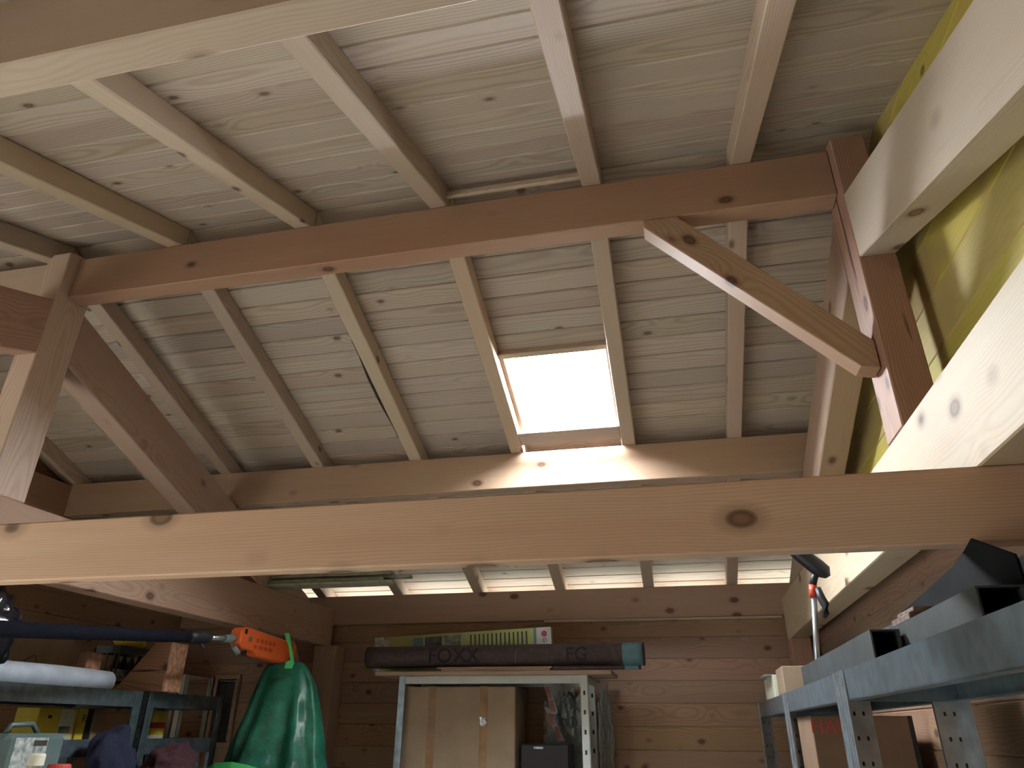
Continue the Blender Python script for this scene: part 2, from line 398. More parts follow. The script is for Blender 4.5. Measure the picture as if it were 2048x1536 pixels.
slab('roof_covering', X0-.05, SKX0, SKU0, SKU1, 1); slab('roof_covering', SKX1, X1+.05, SKU0, SKU1, 1)

# ------------------------------------------------------------------ skylight
sk = struct_root('window_1', (-.48, YR+1.24*ca, ZD-1.24*sa))
Wk = frame((0, YR, ZD), (1, 0, 0), (0, ca, -sa))
def skbox(name, x0, x1, u0, u1, z0, z1, mat, b=.002):
    return prism(name, [(x0, u0), (x1, u0), (x1, u1), (x0, u1)], z1-z0, Wk, mat, sk, b=b, z0=z0)
skbox('frame_rail', SKX0+.004, SKX1-.004, SKU0-.02, SKU0+.012, -.035, .11, M['rafter'])
skbox('frame_rail', SKX0+.004, SKX1-.004, SKU1-.045, SKU1-.005, -.03, .11, M['rafter'])
skbox('header_board', SKX0+.008, SKX1-.006, 1.415, 1.515, -.089, -.060, M['rafter'])
skbox('frame_stile', SKX0+.004, SKX0+.030, SKU0+.012, SKU1-.045, -.03, .11, M['rafter'])
skbox('frame_stile', SKX1-.020, SKX1-.004, SKU0+.012, SKU1-.045, -.03, .11, M['rafter'])
skbox('pane', SKX0, SKX1, SKU0-.02, SKU1, .112, .118, M['pane'], 0)
skbox('latch', -.472, -.452, SKU1-.085, SKU1-.047, .02, .05, M['black'])

# ------------------------------------------------------------------ rafters
nm = ['rafter nearest the yellow gable', 'rafter at the right side of the skylight', 'rafter at the left side of the skylight', 'rafter one bay left of the skylight',
      'rafter two bays left of the skylight', 'rafter just behind the left king post', 'rafter one bay beyond the left king post', 'rafter against the left end wall']
for i, x in enumerate(RX):
    L = (5.42-YR)/ca
    W = frame((x, YR, ZRB), (0, ca, -sa), (0, sa, ca))
    r = prism('rafter', [(0.002, 0), (L, 0), (L, RH), (-RH*S+.002, RH)], RW, W, M['rafter'], b=.004)
    tag(r, nm[i]+', on the far roof slope', 'rafter', 'rafters of the far slope')
    if i == 3:      # waney edge with a sliver of bark
        bm = bmesh.new(); N = 14; va = []; vb = []
        for q in range(N+1):
            t = q/N; u = .62+t*.72; d = .018*math.sin(math.pi*t)**1.3+noise.noise(Vector((t*9, 0, 0)))*.003*math.sin(math.pi*t)
            va.append((u, .004)); vb.append((u, .002, d))
        top = [bm.verts.new((u, RH*.75, -.001)) for u, _ in va]; lowv = [bm.verts.new((u, .010, -.001-d)) for u, _, d in vb]; bot = [bm.verts.new((u, .0005, -.001)) for u, _ in va]
        for q in range(N):
            bm.faces.new((top[q], top[q+1], lowv[q+1], lowv[q])); bm.faces.new((lowv[q], lowv[q+1], bot[q+1], bot[q]))
        bmesh.ops.recalc_face_normals(bm, faces=bm.faces)
        obj('bark_edge', bm, M['bark'], r, W)
for i, x in enumerate(RX):
    W = frame((x+RW, YR, ZRB), (0, -ca, -sa), (0, -sa, ca))
    r = prism('rafter', [(0.002, 0), (L, 0), (L, RH), (-RH*S+.002, RH)], RW, W, M['rafter'], b=.004)
    nn = nm[i].replace('at the right side of', 'in line with the right side of').replace('at the left side of', 'in line with the left side of')
    tag(r, nn+', on the near roof slope', 'rafter', 'rafters of the near slope')

# ------------------------------------------------------------------ beams along the roof
def beam(name, lo, hi, mat, label, cat='beam', ax='X', group=None):
    return tag(box(name, lo, hi, mat, None, ax, .004), label, cat, group)
XTR, XTL, TW = .67, -2.57, .11                       # left faces of the two trusses
beam('ridge_beam', (XTL+TW, 2.09, 1.665), (XTR, 2.17, 1.866), M['beam'], 'long reddish ridge beam between the two king posts')
beam('ridge_beam', (XL, 2.09, 1.665), (XTL, 2.17, 1.866), M['tie'], 'pale ridge beam left of the left king post')  # lit stretch of the ridge, brightness put into paler wood
def xbeam(name, y0, y1, z0, mat, label, cat, x0=XL, x1=XR):
    W = Matrix(((0, 0, 1, x0), (1, 0, 0, 0), (0, 1, 0, H), (0, 0, 0, 1)))
    bm = bmesh.new(); pts = [(y0, z0), (y1, z0), (y1, zfar(y1)-.0005), (y0, zfar(y0)-.0005)]; cy = (y0+y1)/2; Lx = x1-x0
    a = [bm.verts.new((-Lx/2, p[0]-cy, p[1]-z0)) for p in pts]; c = [bm.verts.new((Lx/2, p[0]-cy, p[1]-z0)) for p in pts]
    bm.faces.new(a); bm.faces.new(c)
    for i in range(4): bm.faces.new((a[i], a[(i+1) % 4], c[(i+1) % 4], c[i]))
    bmesh.ops.recalc_face_normals(bm, faces=bm.faces); bev(bm, .004)
    return tag(obj(name, bm, mat, None, Matrix.Translation(((x0+x1)/2, cy, z0+H))), label, cat)
xbeam('purlin', 3.58, 3.66, 1.172, M['beam'], 'reddish purlin below the skylight', 'purlin')
xbeam('purlin', .731, .803, 1.180, M['tie'], 'pale purlin crossing the top left corner overhead', 'purlin')
xbeam('wall_plate', 5.0, 5.075, .675, M['beam'], 'brown wall plate on top of the back wall below the bright eaves', 'wall plate')
xbeam('wall_plate', -.86, -.74, .675, M['beam'], 'wall plate on top of the front wall behind the camera', 'wall plate')
beam('cross_beam', (XL, 1.64, .357), (XR, 1.692, .523), M['knotty'], 'knotty spruce cross beam spanning the whole room under the trusses')
beam('gable_beam', (XL, -.7, 1.12), (XL+.08, 4.0, 1.365), M['oldwood'], 'dark brown beam along the left end wall behind the king post', ax='Y')
beam('ridge_strip', (-.75, 2.07, 1.895), (-.21, 2.088, 1.925), M['rafter'], 'pale strip of wood along the ridge between two rafters', 'batten')
box_b = beam('batten', (-.9, 4.985, .660), (.66, 5.034, .674), M['tie'], 'thin pale batten under the back wall plate', 'batten')

# ------------------------------------------------------------------ trusses
def truss(x, label, postmat, pmat, tmat, fpm):
    t = thing('roof_truss', (x+TW/2, YR, .523), label, 'truss', 'roof trusses')
    def pr(name, pts, mat, u, v=(0, 0, 1), b=.004):      # pts in (Y, z); grain along u
        W = frame((x+TW, 0, 0), u, (0, 0, 1)) if False else None
        u = Vector(u).normalized(); vv = Vector((0, -u.z, u.y)) if True else None
        W = frame((x, 0, 0), u, vv)
        q = [(Vector((0, p[0], p[1])).dot(u), Vector((0, p[0], p[1])).dot(vv)) for p in pts]
        n = u.cross(vv)
        return prism(name, q, TW, W, mat, t, b=b, z0=0 if n.x > 0 else -TW)
    pr('tie_beam', [(-.72, .523), (4.99, .523), (4.99, .78), (-.72, .78)], tmat, (0, 1, 0))
    pr('king_post', [(2.04, .78), (2.205, .78), (2.205, 1.87), (2.13, 1.898), (2.04, 1.87)], postmat, (0, 0, 1))
    pr('principal_rafter', [(2.04, 1.622), (2.04, 1.365), (.36, .78), (-.38, .78)], pmat, (0, ca, sa))
    pr('principal_rafter', [(2.205, 1.642), (2.205, 1.385), (3.92, .78), (4.63, .78)], fpm, (0, ca, -sa))
    return t
tr = truss(XTR, 'right truss of pale timber with a brown cracked king post before yellow boards', M['oldwood'], M['tie'], M['tie'], M['beam'])
tl = truss(XTL, 'left truss standing above the shelves, its king post at the left edge', M['rafter'], M['beam'], M['beam'], M['beam'])
# knee brace between ridge and right king post
W = frame((0, 2.085, 0), (.66, 0, -.69), (.69, 0, .66))
def uv(x, zz): u = Vector((.66, 0, -.69)).normalized(); v = Vector((.69, 0, .66)); v = (v-u*v.dot(u)).normalized(); p = Vector((x, 0, zz)); return (p.dot(u), p.dot(v))
n_ = Vector((.66, 0, -.69)).cross(Vector((.69, 0, .66)))
kb = prism('knee_brace', [uv(.005, 1.660), uv(.005, 1.632), uv(.615, 1.0), uv(.668, .99), uv(.668, 1.085), uv(.125, 1.660)], .075, W, M['beam'], None, .003, z0=0 if n_.y > 0 else -.075)
tag(kb, 'diagonal knee brace from the ridge beam down to the right king post', 'brace')
# posts on the back wall with their braces
p1 = beam('corner_post', (-2.535, 4.88, -1.65), (-2.37, 5.032, .523), M['beam'], 'wooden post on the back wall under the left truss', 'post', 'Z')
p2 = beam('corner_post', (.67, 4.88, -1.65), (.79, 5.032, .523), M['beam'], 'wooden post in the back right corner under the right truss', 'post', 'Z')
u = Vector((0, .5, -.62)).normalized(); v = Vector((0, .62, .5)).normalized()
def uy(y, zz): p = Vector((0, y, zz)); return (p.dot(u), p.dot(v))
kb2 = prism('knee_brace', [uy(4.33, .521), uy(4.46, .521), uy(4.878, .02), uy(4.878, -.12)], .07, frame((-2.535, 0, 0), u, v), M['oldwood'], None, .003, z0=0 if u.cross(v).x > 0 else -.07)
tag(kb2, 'dark diagonal brace from the left post up to the left truss', 'brace')
# loose slats lying across the left tie beam
for i, (x0, x1, y, z0) in enumerate([(-3.1, -1.64, 4.02, .781), (-3.1, -1.67, 4.085, .781), (-3.15, -1.70, 4.03, .799), (-3.2, -1.55, 4.07, .817), (-3.05, -1.66, 4.05, .835)]):
    tag(box('slat', (x0, y, z0), (x1, y+.055, z0+.017), M['slat'], None, 'X', .002),
        ['lowest grey-green slat at the front of the bundle on the left truss', 'lowest grey-green slat at the back of the bundle on the left truss', 'grey-green slat in the middle of the bundle on the left truss',
         'longest grey-green slat sticking out to the right of the bundle', 'topmost grey-green slat of the bundle on the left truss'][i], 'slat', 'slats lying on the left truss')

# ------------------------------------------------------------------ steel shelving on the right
def angle_post(name, x, y, sx, sy, z0, z1, mat, parent, leg=.05, th=.003, holes=True, hx=True):
    """L-angle: corner at (x, y), legs towards sx / sy"""
    bm = bmesh.new()
    def ab(a, b): add_box(bm, (min(a[0], b[0]), min(a[1], b[1]), a[2]+H), (max(a[0], b[0]), max(a[1], b[1]), b[2]+H))
    ab((x, y, z0), (x+sx*leg, y+sy*th, z1)); ab((x, y, z0), (x+sx*th, y+sy*leg, z1))
    # two pressed ribs along the outer leg
    for q in (.3, .62): ab((x-sx*.003, y+sy*leg*q, z0), (x+sx*.001, y+sy*leg*(q+.14), z1))
    p = obj(name, bm, mat, parent)
    if holes:
        bm = bmesh.new(); zz = z1-.11
        while zz > z1-.75:
            for q, hw_, hh in (((.35, .0028, .010), (.68, .0028, .010)) if leg > .045 else ((.5, .006, .024),)):
                add_box(bm, (x+sx*leg*q-hw_, min(y, y+sy*th)-.0006, zz+H), (x+sx*leg*q+hw_, max(y, y+sy*th)+.0006, zz+hh+H))
            zz -= .06 if leg > .045 else .105
        tag(obj('slots', bm, M['hole'], p), kind='stuff')
    return p
def shelf_unit(label, x0, x1, y0, y1, zt, levels, steel, board, group, leg, face, rail=.075):
    """face = -1: open side towards -X, +1 towards +X"""
    t = thing('shelving_unit', ((x0+x1)/2, (y0+y1)/2, -1.65), label, 'shelving', group)
    for x, sx in ((x0, 1), (x1, -1)):
        for y, sy in ((y0, 1), (y1, -1)):
            angle_post('post', x, y, sx, sy, -1.65, zt, M['zincpost_lit'] if face < 0 else steel, t, leg)
    for lv in [zt]+levels:
        for x, sx in ((x0+.004, 1), (x1-.004, -1)):
            bm = bmesh.new()
            add_box(bm, (min(x, x+sx*.003), y0+.004, lv-rail+H), (max(x, x+sx*.003), y1-.004, lv-.001+H))
            add_box(bm, (min(x, x+sx*.03), y0+.006, lv-rail+H), (max(x, x+sx*.03), y1-.006, lv-rail+.003+H))
            obj('rail', bm, steel, t)
        for y, sy in ((y0+.005, 1), (y1-.005, -1)):
            boxes('side_rail', [((x0+.008, min(y, y+sy*.003), lv-rail), (x1-.008, max(y, y+sy*.003), lv-.003))], steel, t)
        boxes('shelf_board', [((x0+.008, y0+.009, lv-.030), (x1-.008, y1-.009, lv-.014))], board, t)
    return t
grp = 'steel shelving units along the right wall'
shelf_unit('nearest galvanised shelving unit at the right edge, under the steel tubes', .42, .715, .72, 2.262, .151, [-.55, -1.2], M['zinc'], M['zincdark'], grp, .07, -1)
shelf_unit('middle galvanised shelving unit on the right, carton with red lettering behind it', .42, .715, 2.270, 3.50, .151, [-.55, -1.2], M['zinc'], M['zincdark'], grp, .07, -1)
shelf_unit('farthest galvanised shelving unit on the right, near the back wall', .42, .715, 3.508, 4.83, .151, [-.55, -1.2], M['zinc'], M['zincdark'], grp, .07, -1)
TOPZ = .1515
def sq_tube(label, x0, x1, y0, y1, z0, z1, mat, th=.004):
    bm = bmesh.new()
    add_box(bm, (x0, y0, z0+H), (x0+th, y1, z1+H)); add_box(bm, (x1-th, y0, z0+H), (x1, y1, z1+H))
    add_box(bm, (x0+th, y0, z0+H), (x1-th, y1, z0+th+H)); add_box(bm, (x0+th, y0, z1-th+H), (x1-th, y1, z1+H))
    add_box(bm, (x0+th, y1-.004, z0+th+H), (x1-th, y1-.001, z1-th+H))
    return tag(obj('steel_tube', bm, mat), label, 'steel tube', 'square steel tubes on the right shelving')
sq_tube('short grey square tube with an open black end, frontmost on the right shelves', .446, .512, 1.92, 3.08, TOPZ, .222, M['steel'])
sq_tube('longer grey square tube behind the shortest one on the right shelves', .520, .600, 1.43, 3.0, TOPZ, .236, M['steel'])
sq_tube('tallest square tube beside the wall, running out of the right edge', .608, .695, .80, 2.9, TOPZ, .285, M['zinc'])
sp = prism('sheet_plate', [(1.441, TOPZ), (1.441, 0.291), (1.610, 0.360), (1.658, 0.347), (1.753, 0.330), (1.929, 0.317), (2.194, 0.300), (2.444, TOPZ)], .005, frame((.6015, 0, 0), (0, 1, 0), (0, 0, 1)), M['darksheet'], None, .001)
tag(sp, 'dark tapered sheet-metal plate standing on edge between the steel tubes', 'metal plate')
tag(boxes('rusty_block', [((.524, 1.86, .2365), (.585, 2.02, .252)), ((.530, 1.84, .252), (.575, 1.98, .262))], M['rust'], None, .002), 'small rusty iron block on the middle steel tube', 'iron block')
tag(boxes('flat_bar', [((.522, 2.15, .2365), (.597, 2.98, .2445))], M['zinc'], None, .001), 'flat steel bar lying on the middle steel tube', 'flat bar')
sb = thing('wooden_box', (.50, 4.3, TOPZ), 'small pale wooden box at the far end of the right shelves', 'box')
boxes('body', [((.435, 3.98, TOPZ), (.56, 4.42, .255))], M['cream'], sb, .003)
boxes('lid', [((.450, 3.70, TOPZ), (.56, 3.96, .275))], M['card'], sb, .003)
tag(box('paper_sheet', (.40, 4.02, .2565), (.50, 4.28, .259), M['wrapblue'], None, 'Y', 0), 'white folded paper on the small wooden box', 'paper')
# pole pruner leaning there
pp = thing('pole_pruner', (.525, 3.12, TOPZ), 'pole pruner with black head and red collar leaning by the right truss', 'pruner')
P0, P1 = Vector((.503, 3.12, TOPZ)), Vector((.545, 3.12, .500))
tube('pole', [P0, P1], .011, M['chrome'], pp, 14)
tube('collar', [P1-Vector((.004, 0, .012)), P1+Vector((.002, 0, .036))], .016, M['red'], pp, 14)
tube('clamp_lever', [(.560, 3.10, .52), (.566, 3.095, .48), (.574, 3.09, .455), (.572, 3.09, .42), (.562, 3.09, .405)], [.012, .016, .017, .015, .008], M['black'], pp, 10)
hd = tube('head', [(.606, 3.1, .562), (.596, 3.1, .582), (.575, 3.1, .600), (.552, 3.1, .622), (.520, 3.1, .650), (.495, 3.1, .672), (.478, 3.1, .686), (.468, 3.1, .694)], [.012, .030, .034, .033, .030, .025, .017, .003], M['black'], pp, 14)
tube('neck', [(.545, 3.12, .53), (.555, 3.11, .56), (.572, 3.105, .59)], .014, M['black'], pp, 10)
tube('hook_blade', [(.486, 3.085, .685), (.474, 3.08, .698), (.462, 3.08, .700)], [.010, .007, .002], M['chrome'], hd, 8)
# carton with lettering behind the posts
cb = thing('lettered_carton', (.62, 3.24, -.5635), 'brown cardboard carton with red HAU lettering under the right shelving', 'carton')
boxes('body', [((.446, 3.05, -.5635), (.79, 3.415, .055))], M['card_side'], cb, .003)
text('lettering', 'HAUS', frame((.440, 3.0492, .018), (1, 0, 0), (0, 0, 1)), .066, M['redink'], cb, .0004, 'LEFT')
boxes('edge_strip', [((.775, 3.0488, -.56), (.7905, 3.0500, .0555))], M['hole'], cb)  # black strip along the carton's right edge
tag(box('plank', (.47, 3.60, -.5635), (.50, 3.80, -.03), M['tie'], None, 'Z', .003), 'short pale board standing behind the far right shelving post', 'plank')

# ------------------------------------------------------------------ white shelving and things on the back wall
bs = thing('shelving_unit', (-1.15, 4.75, -1.65), 'white metal shelving unit with a cardboard box against the back wall', 'shelving')
for x, sx in ((-1.752, 1), (-.560, -1)):
    for y, sy in ((4.55, 1), (4.95, -1)):
        angle_post('post', x, y, sx, sy, -1.65, .297, M['white'] if x > -1 else M['zinc'], bs, .042, holes=x > -1)
for lv in (.296, -.45, -1.1):
    for y, sy in ((4.553, 1), (4.947, -1)): boxes('rail', [((-1.75, min(y, y+sy*.003), lv-.045), (-.562, max(y, y+sy*.003), lv))], M['white'], bs, 0)
    for x, sx in ((-1.748, 1), (-.567, -1)): boxes('side_rail', [((x, 4.556, lv-.045), (x+.003, 4.944, lv))], M['white'], bs, 0)
    boxes('shelf_board', [((-1.745, 4.558, lv-.012), (-.568, 4.942, lv-.001))], M['zincdark'], bs)
tag(box('plank', (-1.90, 4.50, .2975), (-.41, 4.93, .322), M['beam'], None, 'X', .003), 'wide brown plank lying on the white back shelving', 'plank')
tag(box('board', (-1.47, 4.52, .3225), (-.78, 4.60, .334), M['rafter'], None, 'X', .002), 'lower thin pale board under the brown roll', 'board', 'thin boards under the roll')
tag(box('board', (-1.50, 4.525, .3345), (-.77, 4.61, .346), M['beam'], None, 'X', .002), 'upper thin reddish board directly under the brown roll', 'board', 'thin boards under the roll')
rl = thing('carpet_roll', (-1.1, 4.615, .3465), 'long brown roll with dark lettering and teal end on the back shelving', 'roll')
def roll(name, x0, x1, rr, mat, cy, cz, parent, seg=28, n=14, spiral=True):
    bm = bmesh.new(); rings = []
    for i in range(n+1):
        x = x0+(x1-x0)*i/n; sag = .004*noise.noise(Vector((x*3, 1, 2)))
        rings.append([bm.verts.new((x, cy+rr*1.06*math.cos(a*2*math.pi/seg), cz+sag+rr*(.96+.03*noise.noise(Vector((x*4, a*.6, 0))))*math.sin(a*2*math.pi/seg)+H)) for a in range(seg)])
    for i in range(n):
        for a in range(seg): bm.faces.new((rings[i][a], rings[i][(a+1) % seg], rings[i+1][(a+1) % seg], rings[i+1][a]))
    for R_, inv in ((rings[0], 1), (rings[-1], 0)):
        inner = [bm.verts.new((R_[a].co.x, cy+(R_[a].co.y-cy)*.45, cz+H+(R_[a].co.z-cz-H)*.45)) for a in range(seg)]
        deep = [bm.verts.new((R_[a].co.x+(.05 if inv else -.05), inner[a].co.y, inner[a].co.z)) for a in range(seg)]
        for a in range(seg):
            bm.faces.new((R_[a], inner[a], inner[(a+1) % seg], R_[(a+1) % seg])); bm.faces.new((inner[a], deep[a], deep[(a+1) % seg], inner[(a+1) % seg]))
        bm.faces.new(deep)
    bmesh.ops.recalc_face_normals(bm, faces=bm.faces)
    return obj(name, bm, mat, parent, None, True)
roll('roll_body', -2.0, -.215, .069, M['carpet'], 4.615, .4155, rl)
roll('end_band', -.345, -.225, .0697, M['teal'], 4.615, .4158, rl, n=3)
text('lettering', 'FOXX', frame((-1.40, 4.5405, .410), (1, 0, 0), (0, 0, 1)), .125, M['carpetdark'], rl, .0015)
text('lettering', 'FG', frame((-.62, 4.5405, .410), (1, 0, 0), (0, 0, 1)), .115, M['carpetdark'], rl, .0015)
tube('string', [(-1.0, 4.552, .365), (-.998, 4.5395, .41), (-.992, 4.548, .455)], .0015, M['cream'], rl, 5)
tt = thing('thin_tube', (-.6, 4.53, .3225), 'thin dark tube with a teal end lying in front of the brown roll', 'tube')
tube('tube_body', [(-.76, 4.515, .3345), (-.235, 4.515, .3345)], .012, M['carpet'], tt); tube('end_band', [(-.33, 4.515, .3345), (-.25, 4.515, .3345)], .0126, M['teal'], tt)
# long printed carton behind the roll
gc = thing('printed_carton', (-1.42, 4.80, .3225), 'long green printed carton with a white end standing behind the roll', 'carton')
Wg = Matrix.Translation((-1.42, 4.80, .462+H)) @ Matrix.Rotation(math.radians(-2.3), 4, 'Y')
def gbox(name, x0, x1, y0, y1, z0, z1, mat):
    bm = bmesh.new(); add_box(bm, (x0, y0, z0), (x1, y1, z1)); return obj(name, bm, mat, gc, Wg)
gbox('body', -.61, .61, -.03, .03, -.112, .118, M['greencard'])
gbox('white_end', .515, .6105, -.0312, -.030, -.112, .118, M['whitecard']); gbox('teal_stripe', .495, .512, -.0312, -.03, -.112, .118, M['teal'])
gbox('grey_end', -.6105, -.545, -.0312, -.03, -.112, .118, M['label']); gbox('white_label', -.545, -.505, -.0312, -.03, -.03, .10, M['whitecard'])
gbox('teal_panel', -.335, -.262, -.0312, -.03, -.05, .10, M['teal']); gbox('photo_panel', -.25, -.13, -.0312, -.03, -.05, .102, M['photo']); gbox('photo_panel', -.12, 0.0, -.0312, -.03, -.05, .104, M['photo2'])
for k in range(14): gbox('print_line', .065+k*.029, .076+k*.029, -.0312, -.03, -.04, .10, M['ink'])
bm = bmesh.new()
for k in range(8):
    a = k*math.pi/4; bmesh.ops.create_circle(bm, cap_ends=True, segments=8, radius=.007, matrix=Matrix.Translation((.565+.013*math.cos(a), -.0316, .078+.013*math.sin(a))) @ Matrix.Rotation(math.pi/2, 4, 'X'))
bmesh.ops.create_circle(bm, cap_ends=True, segments=10, radius=.006, matrix=Matrix.Translation((.565, -.0316, .078)) @ Matrix.Rotation(math.pi/2, 4, 'X'))
obj('flower_mark', bm, M['redink'], gc, Wg)
text('lettering', 'G', Wg @ Matrix.Translation((.565, -.0316, .052)) @ Matrix.Rotation(math.pi/2, 4, 'X') @ Matrix.Rotation(-math.pi/2, 4, 'Z'), .038, M['ink'], gc, .0002, 'LEFT')
# big cardboard box
bx = thing('cardboard_box', (-1.38, 4.76, -.4505), 'large cardboard box with brown tape strips inside the white shelving', 'box')
boxes('body', [((-1.735, 4.60, -.4505), (-1.012, 4.93, .238))], M['card'], bx, .004)
for x in (-1.543, -1.210): boxes('tape_strip', [((x-.024, 4.5985, -.45), (x+.024, 4.6, .2385)), ((x-.024, 4.5985, .238), (x+.024, 4.9, .2392))], M['tape'], bx)
lump('tape_glint', (-1.213, 4.598, .045), (.020, .006, .026), M['chrome'], bx, .5, 8, 3, 3, sharp=True)  # metallic bump on the tape, in place of a reflection
bc = thing('black_case', (-.83, 4.7, -.4505), 'black case in front of the plastic film in the white shelving', 'case')
boxes('body', [((-.975, 4.585, -.4505), (-.685, 4.80, -.075))], M['blackcase'], bc, .008)
boxes('badge', [((-.895, 4.5835, -.102), (-.838, 4.585, -.090))], M['label'], bc)
fb = thing('film_bundle', (-.72, 4.8, -.4505), 'crumpled clear plastic film bundle at the right side of the white shelving', 'plastic bundle')
lump('film', (-.755, 4.875, -.10), (.135, .055, .320), M['film'], fb, .30, 9, 5, 1, flat=-.349, sharp=True)
lump('core', (-.74, 4.875, -.10), (.11, .055, .32), M['crate'], fb, .1, 4, 3, 2, flat=-.35)
for pts in ([(-.868, .272), (-.832, .278), (-.775, .092), (-.812, .085)], [(-.865, .13), (-.835, .12), (-.735, -.06), (-.775, -.062)]):
    prism('warning_tape', [(a, b_) for a, b_ in pts], .0015, frame((0, 4.765, 0), (1, 0, 0), (0, 0, 1)), M['tapewhite'], fb, 0)
    ax, az = (pts[0][0]+pts[1][0])/2, (pts[0][1]+pts[1][1])/2; ex, ez = (pts[2][0]+pts[3][0])/2, (pts[2][1]+pts[3][1])/2
    for q in (.35, .75):
        mx, mz = ax+(ex-ax)*q, az+(ez-az)*q
        prism('tape_mark', [(mx-.012, mz-.03), (mx+.018, mz-.036), (mx+.004, mz+.03), (mx-.024, mz+.034)], .001, frame((0, 4.7632, 0), (1, 0, 0), (0, 0, 1)), M['fadedred'], fb, 0)
tag(lump('film_sheet', (-.50, 4.90, -.06), (.042, .07, .30), M['film'], None, .35, 9, 5, 5, sharp=True), 'clear plastic film hanging outside the right post of the white shelving', 'plastic film')

# ------------------------------------------------------------------ left side
grp = 'steel shelving units on the left'
shelf_unit('nearer blue-grey steel shelving unit on the left with the foam roll on top', -3.17, -2.75, 2.25, 3.49, .163, [-.057, -.55, -1.2], M['zinc'], M['zincdark'], grp, .055, 1)
shelf_unit('narrower blue-grey steel shelving unit on the left beside the green tarpaulin', -3.17, -2.75, 3.535, 4.215, .163, [-.057, -.55, -1.2], M['zinc'], M['zincdark'], grp, .055, 1)
LT = .1495; L2 = -.0705
ws = thing('shelving_unit', (-3.55, 4.8, -1.65), 'white metal shelving unit in the back left corner', 'shelving')
for x, sx in ((-3.73, 1), (-3.39, -1)):
    for y, sy in ((4.70, 1), (5.03, -1)): angle_post('post', x, y, sx, sy, -1.65, .327, M['white'], ws, .04, holes=False)
for lv in (.325, -.085, -.6):
    boxes('rail', [((-3.72, 4.704, lv-.05), (-3.40, 4.708, lv))], M['white'], ws); boxes('shelf_board', [((-3.72, 4.71, lv-.012), (-3.40, 5.02, lv-.001))], M['white'], ws)
fm = thing('picture_frame', (-3.3, 5.05, -.1), 'old dark framed pane hanging in the back left corner', 'frame')
for lo, hi in (((-3.37, 5.008, .315), (-3.165, 5.033, .345)), ((-3.37, 5.008, -.13), (-3.165, 5.033, -.10)), ((-3.37, 5.008, -.10), (-3.345, 5.033, .315)), ((-3.19, 5.008, -.10), (-3.165, 5.033, .315))):
    box('frame_bar', lo, hi, M['oldwood'], fm, 'X' if hi[0]-lo[0] > .1 else 'Z', .002)
boxes('pane', [((-3.345, 5.02, -.10), (-3.19, 5.024, .315))], M['dimglass'], fm)
boxes('inner_beading', [((-3.2, 5.014, -.09), (-3.196, 5.02, .306)), ((-3.335, 5.014, .300), (-3.2, 5.02, .304))], M['label'], fm)
# on top of the nearer unit
fr = thing('foam_roll', (-2.86, 3.0, LT), 'roll of pale bluish packing foam on the nearer left shelving', 'roll')
tube('roll_body', [(-2.86, 2.55, LT+.050), (-2.86, 2.72, LT+.052), (-2.86, 3.0, LT+.053), (-2.855, 3.2, LT+.052), (-2.85, 3.33, LT+.050)], [.046, .050, .052, .051, .049], M['wrapblue'], fr, 20)
tube('inner_spiral', [(-2.85, 3.331, LT+.05), (-2.85, 3.336, LT+.05)], .030, M['label'], fr, 16)
wc = thing('cardboard_box', (-3.05, 3.0, LT), 'brown cardboard box with a pencil sketch behind the foam roll', 'box')
boxes('body', [((-3.155, 2.62, LT), (-2.985, 3.20, .395))], M['card'], wc, .004)
for a, b_ in (((2.83, .22), (2.98, .30)), ((2.98, .30), (3.02, .23)), ((2.98, .30), (2.89, .24)), ((2.70, .31), (2.78, .31)), ((2.78, .31), (2.76, .24))):
    tube('sketch_line', [(-2.9835, a[0], a[1]), (-2.984, b_[0], b_[1])], .0016, M['pencil'], wc, 5)
def offcut(label, x0, x1, x2, y0, y1, ztop, mat):
    t = thing('timber_offcut', ((x0+x2)/2, (y0+y1)/2, LT), label, 'timber')
    LT_ = .1638
    prism('timber', [(x0, LT_), (x2, LT_), (x2, ztop), (x1, ztop-.006)], y1-y0, frame((0, y1, 0), (1, 0, 0), (0, 0, 1)), mat, t, .003)
    boxes('sawn_end', [((x2, y0+.003, LT_+.002), (x2+.002, y1-.003, ztop-.003))], M['chip'], t)
offcut('big timber offcut with slanted top on the narrower left shelving', -2.99, -2.79, -2.685, 3.545, 3.69, .412, M['oldwood'])
offcut('small timber offcut with slanted top behind the foam roll', -2.985, -2.95, -2.905, 3.215, 3.32, .335, M['oldwood'])
